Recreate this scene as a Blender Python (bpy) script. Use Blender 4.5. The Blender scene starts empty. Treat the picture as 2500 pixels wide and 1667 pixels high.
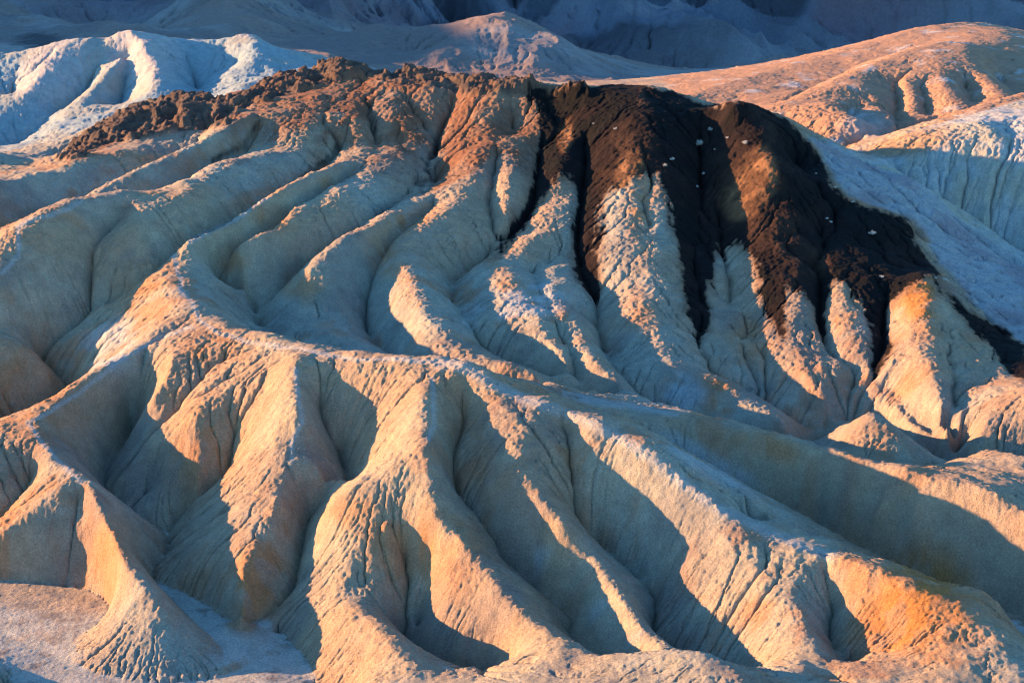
import bpy, math, random
import numpy as np
from mathutils import Vector, Matrix

sc = bpy.context.scene
# ------------------------------------------------------------------ camera
H = 110.0                       # camera height above the valley floor (m)
PITCH = math.radians(16.0)
HFOV = math.radians(36.0)
cam_d = bpy.data.cameras.new("camera")
cam = bpy.data.objects.new("camera", cam_d)
sc.collection.objects.link(cam)
cam.location = (0, 0, H)
cam.rotation_euler = (math.radians(90) - PITCH, 0, 0)
cam_d.sensor_width = 36.0
cam_d.angle = HFOV
cam_d.clip_start = 1.0
cam_d.clip_end = 20000.0
sc.camera = cam

# ------------------------------------------------------------------ sky + sun
SUN_EL = math.radians(8.8)
SUN_AZ = math.radians(-80.0)     # direction towards the sun, clockwise from +Y
world = bpy.data.worlds.new("World")
sc.world = world
world.use_nodes = True
wn = world.node_tree
wn.nodes.clear()
sky = wn.nodes.new("ShaderNodeTexSky")
sky.sky_type = 'NISHITA'
sky.sun_disc = False
sky.sun_elevation = SUN_EL
sky.sun_rotation = SUN_AZ
sky.altitude = 200
sky.air_density = 1.0
sky.dust_density = 0.0
sky.ozone_density = 4.0
bg = wn.nodes.new("ShaderNodeBackground")
bg.inputs["Strength"].default_value = 0.12
wo = wn.nodes.new("ShaderNodeOutputWorld")
tn = wn.nodes.new("ShaderNodeMix"); tn.data_type = 'RGBA'; tn.blend_type = 'MULTIPLY'; tn.inputs[0].default_value = 1.0
tn.inputs[7].default_value = (0.84, 1.04, 1.08, 1)
wn.links.new(sky.outputs[0], tn.inputs[6])
wn.links.new(tn.outputs[2], bg.inputs[0])
wn.links.new(bg.outputs[0], wo.inputs[0])

sun_d = bpy.data.lights.new("sun", 'SUN')
sun_d.energy = 5.0
sun_d.angle = math.radians(0.5)
sun_d.color = (1.0, 0.54, 0.25)
sun = bpy.data.objects.new("sun", sun_d)
sc.collection.objects.link(sun)
sd = Vector((math.sin(SUN_AZ) * math.cos(SUN_EL), math.cos(SUN_AZ) * math.cos(SUN_EL), math.sin(SUN_EL)))
sun.rotation_euler = sd.to_track_quat('Z', 'Y').to_euler()
sun.location = (-200, 0, 300)

sc.view_settings.view_transform = 'Standard'
sc.view_settings.look = 'None'
sc.view_settings.exposure = 2.15
sc.view_settings.gamma = 1.0
sc.cycles.use_denoising = True
sc.cycles.filter_width = 1.1
sc.cycles.max_bounces = 6

# ------------------------------------------------------------------ terrain survey
# Crest and valley lines, each vertex (u, v[, k]) : bearing/depression as chart coordinates
# (chart 2352 wide) and k = height in metres (k < 120) or distance in metres (k > 120).
OFF = {'F': (0, 0, 1.0), 'P': (0, 0, 1.0), '1': (0, 0, .4), '2': (706, 0, .4), '3': (1411, 0, .4), '4': (0, 470, .4),
       '5': (706, 470, .4), '6': (1411, 470, .4), '7': (0, 941, .4), '8': (706, 941, .4), '9': (1411, 941, .4)}
FPX = 1176.0 / math.tan(HFOV / 2)

#LINES_BEGIN
RIDGES = """
4 980,297,31 970,350,30.3 1040,460,28.3 1090,540,28 1120,620,27.5 1200,690,27 1310,745,26.7 1450,765,26.7 1650,800,27.5 1850,850,27.8 2060,895,28.2 2300,888,29
F 1006,826,29 1066,842,266 1126,870,263 1206,914,257 1306,946,252 1386,974,248 1411,1001,246 1491,1049,240 1571,1113,235 1651,1173,229 1751,1225,224 1831,1261,220 1911,1281,217 1991,1301,213 2071,1341,208 2171,1389,203 2251,1437,198 2351,1509,192 2450,1570,186
4 1150,650,27.3 1050,705,26 870,800,24 640,960,21 480,1040,19.5 290,1170,18 170,1240,17.3 140,1242,17
7 140,65,17 190,150,16 300,290,15 470,390,14 560,530,12.5 640,700,10.5 700,900,8.5 820,1000,7 900,1110,6 960,1230,4 1000,1350,2
F 56,966,17 0,994,16 -80,1030,15 -160,1060,14
F 188,1097,14 132,1129,248 72,1177,245 0,1229,241 -60,1273,4.5
F 188,1141,249 192,1221,242 206,1333,236.5
F 660,808,27.5 600,806,25.5 532,822,24.2 472,850,22.5 444,910,20 400,950,16.7 360,990,14.5 344,1022,12.7 352,1073,9.3 344,1133,6
F 444,915,20 448,960,269 452,1001,266 458,1061,262 450,1120,260 430,1160,259
F 680,810,276 680,850,271 688,910,264 692,970,258 660,1014,256 664,1061,251 648,1121,246 648,1161,242 608,1221,237 564,1293,230 556,1325,227 554,1401,222 556,1427,.8
F 650,1150,242.5 580,1190,241 500,1241,240 448,1281,238
F 664,1035,17.6 680,1041,253 740,1073,250 820,1110,13.2
F 1000,830,29 994,870,263 986,902,258 982,950,252 990,990,248 990,1021,244 990,1061,240 986,1109,236 1002,1153,233 990,1181,231 1018,1205,229 1066,1253,225 1114,1301,221 1146,1361,215 1206,1413,210 1286,1465,204 1346,1509,199
F 986,1105,18.6 946,1101,238 886,1113,238 826,1121,238 778,1137,238 750,1155,238
F 940,1110,18 906,1213,232 846,1301,226 802,1357,222 786,1369,221 854,1421,213 898,1469,207 934,1513,202 966,1568,196
F 1038,1230,12.8 1046,1321,221 1022,1381,218 1022,1429,215 1066,1477,211
F 1366,1530,192 1400,1513,193 1466,1509,192 1566,1503,190 1618,1513,188 1651,1533,186 1700,1568,182
F 1100,862,28 1114,890,260 1178,942,253 1178,1010,246 1166,1070,241 1206,1113,236 1246,1157,232 1290,1205,228 1346,1261,226 1394,1309,221 1434,1365,215 1466,1421,209 1506,1461,205 1562,1503,200
F 1651,1180,228.5 1731,1257,221 1791,1313,216 1815,1373,210 1855,1433,204 1879,1493,198 1911,1568,190
F 1991,1301,213 2011,1381,208 2051,1501,198
F 1226,882,274 1322,914,275 1406,926,274 1453,944,271 1563,952,268 1691,994,261 1771,996,258 1891,1030,251 2011,1061,246 2103,1085,242 2131,1101,240 2251,1117,235 2351,1181,229 2450,1230,223
F 1491,1020,243 1571,1060,241 1651,1109,240 1751,1169,234 1811,1197,230 1931,1245,225 2051,1293,221 2171,1337,216 2251,1353,213 2291,1381,209 2351,1461,202 2430,1530,196
F 2059,1117,240 2011,1165,240
1 350,905,38 420,820,41 530,760,43 640,670,47 720,610,49.5 900,600,50.5 980,550,52.5 1100,570,52 1320,580,52.5 1450,540,53.5 1520,490,55.5 1600,430,58 1750,385,59.5 1900,360,61 1990,385,60.5 2060,430,59 2130,430,59 2250,410,60 2330,450,59
2 480,410,60 600,450,58.5 780,450,59 880,490,58 1000,490,58 1100,485,58.5 1350,500,58.5 1450,520,58 1630,515,58 1850,500,59 1930,510,59 2080,550,57.5 2150,560,57
3 400,555,57 520,630,54.5 620,635,54.5 665,600,57 695,578,58.8 740,612,56 850,650,54 1000,720,51 1110,790,48.5 1290,880,45.5 1430,945,43 1550,1025,40.5 1680,1035,40.5 1790,1110,37.5 1900,1220,33.5 2050,1350,29 2200,1480,24.5 2351,1560,22 2500,1640,19
F 1480,205,59 1486,260,404 1482,330,390 1490,400,378 1478,530,356 1478,638,337 1490,710,325 1519,766,316 1560,820,308 1603,850,303 1651,860,300 1715,922,292 1811,970,284 1883,1014,283
F 1651,480,372 1665,540,361 1671,590,352 1699,698,333 1731,758,322 1783,846,308 1851,894,300 1915,938,293
F 1740,262,54.5 1751,304,392 1763,360,380 1759,420,372 1791,460,366 1811,540,354 1831,602,343 1847,670,330 1863,730,322 1899,802,311 1943,842,305 1963,870,302
F 1759,420,372 1700,450,372 1680,480,368 1700,530,360
F 1880,520,362 1900,580,348 1911,642,335 1919,694,326 1951,758,316 1987,822,307 1999,854,302.5
F 1991,866,301 2023,910,295 2091,966,285 2171,1018,279
F 1931,974,284 1965,968,276 1999,950,271 2051,990,267 2099,1042,263 2151,1086,260
F 1999,950,271 1970,1000,267
F 2119,622,338 2151,686,326 2203,730,318 2243,786,308 2271,842,298 2299,874,291 2327,882,286 2351,890,282 2420,905,275
F 2327,886,286 2291,910,282 2251,970,275 2247,1026,268 2303,1041,15 2352,1045,16.5 2420,1060,17
F 2119,622,338 2133,700,318 2131,770,308 2139,842,296 2151,910,286 2183,990,276
F 1240,200,58.5 1270,245,425 1306,280,415 1298,340,398 1286,380,389 1274,440,378 1262,500,366 1218,548,356 1186,572,352 1160,584,350 1182,638,337 1190,662,333 1218,726,320 1254,766,312 1286,810,304 1318,862,296
F 1160,584,350 1130,594,348 1080,620,346
F 1230,560,354 1258,586,354 1266,650,336 1282,694,327 1330,734,319 1346,790,309 1370,830,301 1406,850,297 1446,890,291 1498,934,285
F 1160,204,58 1186,280,421 1138,340,402 1106,384,391 1066,424,382 1046,472,371 1002,488,368 946,516,362 906,552,354 898,562,352 914,586,347 946,622,339 958,650,333 958,706,323 1006,750,312 1046,802,303 1106,818,299 1166,834,294 1218,844,292 1266,870,289 1318,910,282
F 1166,345,400 1166,432,377 1166,500,366
F 480,300,435 420,304,429 352,328,421 260,348,411 188,364,404 120,396,396 60,408,391 0,416,387 -120,432,378
1 350,905,38 150,905,432 30,890,430 -100,880,428 -300,870,426
F 656,248,432 584,264,426 520,296,417 452,328,408 400,344,402 340,368,395 280,400,388 224,436,382 188,456,378
F 796,154,60 800,240,432 740,280,421 680,340,409 600,352,402 540,368,395 480,388,388 420,416,379 376,436,375 288,440,369 224,460,364 168,466,360 104,496,354 52,528,349 36,560,344 32,592,340 0,620,336 -80,648,328
F 420,416,379 440,448,369 380,472,363 336,496,358 312,520,353
F 940,215,438 972,270,427 946,340,411 886,380,396 806,404,387 766,424,381 706,456,373
F 706,456,373 668,472,368 668,490,362 624,526,356 560,550,350 556,574,347 560,630,342 560,680,337
F 560,550,350 515,585,352 500,598,352
F 830,180,455 842,225,438 855,275,426 860,332,414
1 2150,830,413 1950,930,394 1800,980,385 1650,1060,376 1480,1150,367 1350,1240,359 1200,1320,351 1100,1370,347 1050,1430,344 1040,1490,342 980,1475,31
F 1010,400,400 986,440,383 930,472,371 878,500,362 858,516,358 826,530,353 806,532,351 758,564,345 712,618,339 704,628,338 720,690,334 760,726,328 792,758,321 872,802,312 920,824,308
F 704,628,338 656,658,341
F -120,710,332 -40,740,326 0,764,322 48,790,318 80,810,316 110,838,314
F -120,830,308 -250,900,300
F -260,1500,4.5 -200,1568,6 -160,1650,7.5
F -100,116,640 0,116,640 100,102,640 192,82,640 240,90,640 280,56,640 316,56,640 368,78,640 420,84,640 520,82,640 540,72,640 572,62,640 600,88,640 640,112,640 740,132,640 820,160,640
F 192,82,640 132,120,625 80,192,600 56,228,590
F 300,60,640 360,140,600 345,240,565 330,290,550
F 290,110,620 248,152,605 160,248,575 70,340,545
F 572,62,640 585,110,620 580,150,600
F 1567,222,520 1651,196,540 1771,160,570 1891,128,600 2011,92,630 2111,60,660 2211,44,680 2271,48,690 2351,70,700 2450,80,700
F 1743,256,490 1851,212,510 1971,160,535 2071,120,560 2171,92,585 2219,96,590 2250,60,660
F 1800,235,495 1851,248,485 1919,226,490 1971,272,470 2003,320,455
F 1900,205,508 1979,192,515 2027,240,490 2071,296,465
F 2040,135,553 2071,152,540 2099,224,500 2107,288,475
F 2120,105,572 2151,116,560 2171,180,520 2211,256,480
F 2200,95,588 2219,104,570 2251,160,535 2311,224,495
F 2300,60,660 2307,92,600 2291,148,560 2330,190,535 2400,230,510
F 1927,352,440 1991,324,445 2091,296,448 2171,276,450 2239,252,460 2291,232,470 2351,214,480 2450,190,490
F 1987,380,425 2059,360,425 2139,312,432 2179,284,440 2230,285,437 2283,268,440 2351,264,440 2450,260,440
F 2283,268,440 2331,320,425 2400,380,412
F 2251,464,408 2271,540,392
F 994,120,880 1026,104,900 1066,72,950 1162,20,1000 1226,52,1020 1286,74,1040 1386,96,1050 1506,124,1050 1646,144,1050 1711,168,1040
F 1162,20,1000 1186,100,920 1266,168,850 1354,208,800
F 1286,74,1040 1360,130,960 1450,190,900
F 1386,96,1050 1470,150,990 1560,200,900
F 1066,72,950 1034,130,880 1034,160,850 1086,192,810
F 860,52,1000 840,120,900 880,160,850
F 860,52,1000 920,90,960 960,130,920
F 392,76,1000 440,40,1050 520,10,1120 600,-40,1250
F 640,0,1200 624,60,1080 660,92,1000 760,116,850 840,160,800
F 700,0,1300 760,60,1100 800,100,1000
F 0,70,1100 60,50,1100 132,36,1100 200,42,1080 248,60,1020 270,90,950
F 1870,60,1600 1950,30,1700 2050,5,1800
F 2120,40,1500 2200,8,1600 2300,30,1500 2400,60,1400
"""
VALLEYS = """
P 576,330,17.8 572,333,18.4 560,340,19.6 520,343,22 492,345,24 468,350,26 500,350,27 540,355,28.5 572,357,30.6 620,365,32.8 680,374,35 740,384,37 800,395,40
F 576,766,18.3 640,815,18 700,830,17.5 900,870,16.5 1106,915,15.5 1226,925,14.5 1330,925,13.5 1506,935,12 1560,955,11 1700,1000,9 1850,1035,7 1895,1015,6.5
F 400,810,24.5 384,870,283 352,910,279 304,978,9.5 296,1010,8 240,1070,7 234,1109,6 280,1157,5 340,1189,4 372,1207,3.3 386,1221,3 386,1258,2.2 348,1301,1.6 344,1329,1.2 384,1365,1 430,1410,.7 500,1473,.4 528,1523,.2 380,1552,0 224,1533,0 172,1500,0 176,1461,.1 224,1433,.2 264,1393,.3 240,1365,.3 200,1345,.4 80,1329,.5 0,1327,.5 -100,1330,.4
F 344,1329,1.2 420,1353,1 456,1365,.9 500,1401,.6 556,1436,.3 600,1417,.7 644,1381,1.6 676,1341,3.2 688,1281,5.2 700,1197,8.3 712,1169,9.5 760,1135,11 812,1112,12.3 790,1060,13.8 780,1026,15.3 752,994,264 732,938,268 732,880,24.5
F -600,1335,.5 -350,1335,.4 -100,1332,.4
F -600,1400,.3 -350,1400,.2 -120,1400,0
F -250,1450,0 0,1450,-.3 150,1520,-.4 300,1568,-.5 500,1560,-.5 640,1500,-.3 720,1568,-.6 800,1600,-.7
F 0,1568,-.6 150,1640,-.8 400,1650,-.8
F 640,1441,.3 700,1500,-.1 740,1568,-.4
F 648,830,26 616,854,277 600,910,271 548,938,271 540,986,268 524,1070,263 516,1089,262 480,1125,261 400,1190,3.6 386,1215,3.1
F 80,1093,259 40,1141,254 0,1189,250 -60,1230,4
F 930,1261,231 938,1341,226 922,1401,222 918,1445,.8 946,1473,.3 994,1513,0 1086,1541,-.3 1146,1568,-.5
F 986,1270,229 986,1301,227 978,1373,223 962,1440,1
F 1058,900,262 1068,962,257 1050,1002,254 1038,1046,250 1042,1090,246.5 1048,1133,243 1098,1181,238 1150,1253,232 1154,1285,7.7 1226,1341,5.5 1306,1401,4 1322,1417,3.5 1306,1437,3.1 1314,1457,2.8 1386,1530,2 1440,1560,1.5
F 1290,980,253 1306,1001,250 1314,1101,241 1314,1161,238 1346,1213,236 1370,1239,9 1438,1289,7.5 1490,1341,5.8 1512,1369,5 1500,1421,3.5 1504,1453,2.8 1566,1505,2 1640,1545,1.5 1720,1600,1
F 1890,1295,12.5 1903,1341,214 1913,1393,212 1905,1457,207 1931,1513,201 1951,1568,3
F 1691,1175,14.8 1751,1209,12.4 1831,1245,11 1951,1285,9.5 2071,1329,8 2171,1373,6.8 2271,1417,5.5 2351,1477,4 2430,1540,3
F 1220,905,24 1306,930,21.5 1471,977,18.8 1571,1033,15 1671,1089,12 1751,1137,9.5 1831,1173,7.5 1891,1209,6 1911,1225,6 2011,1265,6 2107,1303,5.8 2211,1345,5 2291,1375,4 2351,1405,3 2450,1450,2
F 2127,1129,238 2099,1165,237 2103,1213,235 2115,1250,233
F 1346,320,405 1340,440,381 1330,500,368 1330,570,355 1350,640,343 1374,694,335 1374,750,325 1386,810,315 1398,830,309 1450,882,299 1506,930,12
F 1603,290,403 1611,440,378 1599,490,368 1591,590,350 1615,710,330 1599,782,318 1623,838,308.5 1660,875,14.7 1715,892,13 1811,942,11 1895,990,8.7 1893,1018,7
F 1635,300,402 1651,380,385 1667,450,374 1680,520,363 1743,570,350 1731,650,337 1771,730,325 1795,786,315 1839,830,307 1843,858,303 1883,894,297 1923,922,12.8 1903,960,10 1895,990,8.7
F 1860,600,347 1887,630,342 1883,730,324 1895,798,314 1930,830,308 1961,855,15.9 1963,874,15 1951,894,14.2 1923,922,12.8
F 1820,380,392 1871,420,378 1931,520,360 2003,570,352 2039,650,335 2035,718,324 2031,782,314 2011,854,303 2019,870,16.2 2051,898,296 2079,930,291 2075,954,288 2131,990,284 2211,1046,8.1 2163,1066,7.1 2191,1101,6.5 2331,1150,5 2420,1200,4
F 2060,560,356 2110,610,347 2170,640,341 2230,690,331 2300,760,318 2351,800,308 2430,860,298
F 1903,960,10 2011,950,11 2091,1002,9.7 2163,1066,7.1
P 1893,281,7.5 1935,264,11.5 1999,258,12.8 2060,255,12.5 2103,252,12.5
F 2155,740,314 2183,850,297 2191,930,285 2201,994,278 2187,1014,10.4 2211,1046,8.1
F 1200,850,18 1190,830,309 1122,818,17.5 1102,782,19.5 1078,742,322 1038,686,337 1042,642,348 1106,594,356 1138,560,362 1178,536,366 1226,460,379 1238,380,395 1245,320,410
F 1200,850,16 1226,872,14.5 1322,905,13.2
F 1222,622,347 1238,662,335 1262,702,326 1290,766,314 1318,830,18.5 1324,894,14.5
F 1138,360,400 1126,460,378 1138,552,360
F 1046,224,435 1030,265,428 1012,304,421 992,360,408 946,424,390 874,496,370 814,528,364 760,562,358 680,638,350 624,686,341 572,720,333
P 1010,379,38.5 975,372,35.5 930,365,33 890,357,30.5 862,350,28.5 840,344,25.5 828,338,22 826,335,20 830,331,17.8 886,317,16.3 900,308,16.3
P 468,424,45.2 380,408,40.5 280,397,36.5 224,392,34.8 176,389,34 104,383,31.5 40,377,29.5 0,373,28.3 -80,366,26
P 592,424,47.5 560,415,43.5 508,408,40.5 452,399,40 380,387,36.5 280,379,37.5 215,373,36.8
1 0,960,424 150,965,422 270,980,418
F 280,504,362 240,544,357 212,562,353 204,638,345 208,694,339 188,730,335 140,765,331 88,798,328 90,818,325 120,842,322 172,884,316 120,950,5 0,1030,2 -120,1080,1
P 824,424,52 760,408,42.5 720,397,39.3 640,386,36.5 548,373,32.5 500,364,31.5 440,355,30 384,350,28.5 312,341,26.8 260,339,23 208,338,21.3
F 2211,520,405 2111,424,412 2050,390,418
F 2211,520,405 2351,600,395 2450,660,388
F 235,98,634 225,130,624 205,190,610 100,290,577 0,360,555
F 292,120,630 290,160,615 270,240,592 250,270,584
F 425,105,634 440,150,621 450,200,606 480,240,560 500,280,515
F 55,125,634 20,220,606
F 515,105,635 530,160,612 560,210,565 600,250,520
F -200,380,20 0,400,490 200,390,480 400,330,480 600,290,480 800,260,490 1000,290,500 1300,320,500 1500,330,490 1700,360,480 1850,380,450 1950,420,432
F 1791,240,505 1871,200,540 1971,150,575 2060,118,600
F 1930,262,492 1960,310,476
F 1991,224,507 2051,296,479 2080,330,463
F 2059,185,530 2067,280,486
F 2115,195,521 2131,272,488
F 2219,195,527 2235,248,499
F 2291,185,544 2331,216,518 2400,250,504
F 1835,205,527 1800,235,508
F 1923,348,452 1990,335,465 2100,310,475 2250,260,485 2351,225,500
F 1100,240,760 1000,230,760 850,200,760 700,170,760 500,150,760 300,130,760 100,140,760 0,150,760
F 1150,230,760 1400,240,760 1600,240,760 1800,200,780 2000,150,800 2200,90,830 2352,90,850
F 1600,190,1250 1500,150,1250 1300,100,1200 1180,60,1180 1000,110,1100 900,90,1150 800,60,1200
F 1700,190,1200 1850,150,1300 2000,110,1400 2150,80,1400
F 370,90,1000 330,70,1100 300,40,1200
F 0,100,980 130,90,960 250,100,930
"""
#LINES_END

def tan_dep(v):
    return math.tan(PITCH + math.atan((v - 784.0) / FPX))

def to_world(u, v, k):
    # ray through chart point (u,v)
    a = (u - 1176.0) / FPX
    b = -(v - 784.0) / FPX
    dy = math.cos(PITCH) + b * math.sin(PITCH)
    dz = -math.sin(PITCH) + b * math.cos(PITCH)
    if k > 120:
        s = k / dy
    else:
        s = (k - H) / dz
    return (a * s, dy * s, H + dz * s)

def parse(txt):
    out = []
    for ln in txt.strip().split("\n"):
        p = ln.split()
        ox, oy, sc_ = OFF[p[0]]
        pts = []
        for q in p[1:]:
            w = [float(c) for c in q.split(",")]
            if len(w) == 3 and p[0] == 'P':      # plan: bearing, distance, height
                pts.append(((w[0] - 1176.0) / FPX * w[1], w[1], w[2])); continue
            pts.append(to_world(ox + w[0] * sc_, oy + w[1] * sc_, w[2]))
        out.append(np.array(pts))
    return out

ridges = parse(RIDGES)
valleys = parse(VALLEYS)

# ------------------------------------------------------------------ fan grid (t = x/y, s = ln y)
S = 0.0016
RELIEF = 0.12
BULGE = 0.085
T0, T1 = -0.51, 0.51
Y0, Y1 = 165.0, 4600.0
NC = int((T1 - T0) / S) + 1
NR = int(math.log(Y1 / Y0) / S) + 1
L0 = math.log(Y0)

def rasterise(lines, acc, cnt):
    for P in lines:
        for a, b in zip(P[:-1], P[1:]):
            n = int(np.hypot(*(b[:2] - a[:2])) / (S * min(a[1], b[1])) * 2) + 2
            w = np.linspace(0, 1, n)[:, None]
            Q = a * (1 - w) + b * w
            c = (Q[:, 0] / Q[:, 1] - T0) / S
            r = (np.log(Q[:, 1]) - L0) / S
            ci = np.round(c).astype(int); ri = np.round(r).astype(int)
            ok = (ci >= 0) & (ci < NC) & (ri >= 0) & (ri < NR)
            np.add.at(acc, (ri[ok], ci[ok]), Q[ok, 2])
            np.add.at(cnt, (ri[ok], ci[ok]), 1)

def solve(acc, cnt, src, z0=None):
    levels = [(acc, cnt)]
    while min(levels[-1][0].shape) > 24:
        a, c = levels[-1]
        h, w = (a.shape[0] + 1) // 2 * 2, (a.shape[1] + 1) // 2 * 2
        a2 = np.zeros((h, w)); c2 = np.zeros((h, w))
        a2[:a.shape[0], :a.shape[1]] = a; c2[:a.shape[0], :a.shape[1]] = c
        a2 = a2.reshape(h // 2, 2, w // 2, 2).sum((1, 3)); c2 = c2.reshape(h // 2, 2, w // 2, 2).sum((1, 3))
        levels.append((a2, c2))
    z = z0
    for li in (range(len(levels) - 1, -1, -1) if z0 is None else (0,)):
        a, c = levels[li]
        fix = c > 0
        val = np.where(fix, a / np.maximum(c, 1e-9), 0)
        if z0 is not None: pass
        elif z is None:
            z = np.full(a.shape, val[fix].mean())
        else:
            z = np.repeat(np.repeat(z, 2, 0), 2, 1)[:a.shape[0], :a.shape[1]]
        z[fix] = val[fix]
        ii, jj = np.indices(a.shape)
        red = ((ii + jj) % 2 == 0)
        free = ~fix
        mr = red & free; mb = (~red) & free
        om = 1.85
        for it in range(160 if li else (90 if z0 is None else 140)):
            for m in (mr, mb):
                p = np.pad(z, 1, mode='edge')
                n = 0.25 * (p[:-2, 1:-1] + p[2:, 1:-1] + p[1:-1, :-2] + p[1:-1, 2:] + src)
                z = np.where(m, z + om * (n - z), z)
    return z

def gblur(z, sig):
    r = int(sig * 3) + 1
    k = np.exp(-0.5 * (np.arange(-r, r + 1) / sig) ** 2); k /= k.sum()
    for ax in (0, 1):
        p = np.pad(z, [(r, r) if a == ax else (0, 0) for a in (0, 1)], mode='edge')
        o = np.zeros_like(z)
        for i, kk in enumerate(k):
            sl = [slice(None), slice(None)]
            sl[ax] = slice(i, i + z.shape[ax])
            o += kk * p[tuple(sl)]
        z = o
    return z

rng = np.random.default_rng(7)

def hash2(ix, iy, seed):
    n = (ix * 374761393 + iy * 668265263 + seed * 974634777) & 0x7fffffff
    n = ((n ^ (n >> 13)) * 1274126177) & 0x7fffffff
    n = n ^ (n >> 16)
    return (n & 0xffff) / 65535.0

def vnoise(x, y, seed=0):
    xi = np.floor(x).astype(np.int64); yi = np.floor(y).astype(np.int64)
    fx = x - xi; fy = y - yi
    fx = fx * fx * fx * (fx * (fx * 6 - 15) + 10); fy = fy * fy * fy * (fy * (fy * 6 - 15) + 10)
    a = hash2(xi, yi, seed); b = hash2(xi + 1, yi, seed); c = hash2(xi, yi + 1, seed); d = hash2(xi + 1, yi + 1, seed)
    return (a * (1 - fx) + b * fx) * (1 - fy) + (c * (1 - fx) + d * fx) * fy

def fbm(x, y, sc_, octv, seed=0, gain=0.5):
    o = 0.0; amp = 1.0; tot = 0
    for i in range(octv):
        o = o + amp * (vnoise(x / sc_, y / sc_, seed + i * 17) - 0.5)
        tot += amp; amp *= gain; sc_ = sc_ / 2.03
        x, y = x * 0.8 - y * 0.6, x * 0.6 + y * 0.8
    return o / tot

acc = np.zeros((NR, NC)); cnt = np.zeros((NR, NC))
rasterise(ridges, acc, cnt); rasterise(valleys, acc, cnt)
# far country: slopes climbing away beyond the surveyed hills
tt = T0 + np.arange(NC) * S
yy = np.exp(L0 + np.arange(NR) * S)
far_r = np.searchsorted(yy, [1750, 2100, 2600, 3300, 4200])
for r, zb in zip(far_r, [-5, 60, 150, 260, 420]):
    x = tt * yy[r]
    acc[r] = zb + 60 * fbm(x, x * 0 + yy[r], 900.0, 3, 5); cnt[r] = 1
r = np.searchsorted(yy, 172.0)
Zc = solve(acc, cnt, 0.0)
yyc = np.exp(L0 + np.arange(NR) * S)[:, None]
def bulge_src(Zc, c0):
    Zt = gblur(Zc, 3)
    g = np.hypot(np.gradient(Zt, axis=0), np.gradient(Zt, axis=1)) / (S * yyc)
    c = c0 * np.clip((g - 0.22) / 0.3, 0, 1) * np.clip((500 - yyc) / 60, 0.12, 1)
    return np.where(Zt < 1.0, 0, c) * (S * yyc) ** 2
Zb_ = solve(acc, cnt, bulge_src(Zc, BULGE), Zc) - Zc
bl = 1.6 * np.clip(yyc / 300, 0.7, 1.2)
Zc = Zc + bl * np.tanh(np.maximum(Zb_, 0) / bl)
vm = np.zeros((NR, NC)); vc = np.zeros((NR, NC)); rasterise(valleys, vm, vc)
rm = np.zeros((NR, NC)); rc = np.zeros((NR, NC)); rasterise(ridges, rm, rc)
nearv = np.clip(gblur((vc > 0).astype(float), 2.5) * 6.0, 0, 1)
Zs = gblur(Zc, 1.0)
Zb = gblur(Zc, 2.2)
Zc = Zs * nearv + Zb * (1 - nearv)
def wide(z, n):
    h, w = z.shape
    p = np.pad(z, ((0, (-h) % n), (0, (-w) % n)), mode='edge')
    q = gblur(p.reshape(p.shape[0] // n, n, p.shape[1] // n, n).mean((1, 3)), 3.2)
    ri = np.clip((np.arange(h) + .5) / n - .5, 0, q.shape[0] - 1.001); ci = np.clip((np.arange(w) + .5) / n - .5, 0, q.shape[1] - 1.001)
    a = ri.astype(int); b = ci.astype(int); fr = (ri - a)[:, None]; fc = (ci - b)[None]
    return (q[a][:, b] * (1 - fc) + q[a][:, b + 1] * fc) * (1 - fr) + (q[a + 1][:, b] * (1 - fc) + q[a + 1][:, b + 1] * fc) * fr
Zl = wide(Zc, 8)
Zc = Zc + RELIEF * np.clip((Zc - Zl), -6, 6) * np.clip((470 - yyc) / 60, 0, 1)

# ------------------------------------------------------------------ fine grid
FS = 0.0008
rows = [L0]
while rows[-1] < math.log(Y1 * 0.99):
    y = math.exp(rows[-1])
    st = FS if y < 470 else (FS + (0.0022 - FS) * min(1, (y - 470) / 200))
    rows.append(rows[-1] + st)
lr = np.array(rows); FR = len(lr)
ft = np.arange(T0 + S, T1 - S, FS); FC = len(ft)

def sample(G, lrr, tt_):
    r = np.clip((lrr - L0) / S, 0, NR - 1.001); c = np.clip((tt_ - T0) / S, 0, NC - 1.001)
    ri = r.astype(int); ci = c.astype(int)
    fr = (r - ri)[:, None]; fc = (c - ci)[None, :]
    A = G[ri][:, ci]; B = G[ri][:, ci + 1]; C = G[ri + 1][:, ci]; D = G[ri + 1][:, ci + 1]
    return (A * (1 - fc) + B * fc) * (1 - fr) + (C * (1 - fc) + D * fc) * fr

Z = sample(Zc, lr, ft)
Yg = np.repeat(np.exp(lr)[:, None], FC, 1)
Xg = ft[None, :] * Yg

def project(x, y, z):
    dx, dy, dz = x, y, z - H
    f = dy * math.cos(PITCH) - dz * math.sin(PITCH)
    up = dy * math.sin(PITCH) + dz * math.cos(PITCH)
    return 1176 + FPX * dx / f, 784 - FPX * up / f

PU, PV = project(Xg, Yg, Z)

def inpoly(U, V, pts):
    m = np.zeros(U.shape, bool)
    n = len(pts)
    for i in range(n):
        x1, y1 = pts[i]; x2, y2 = pts[(i + 1) % n]
        if y1 == y2: continue
        c = ((y1 > V) != (y2 > V)) & (U < (x2 - x1) * (V - y1) / (y2 - y1) + x1)
        m ^= c
    return m

#DETAIL
nearz = np.clip((Yg - 430) / 300, 0, 1)
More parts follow.
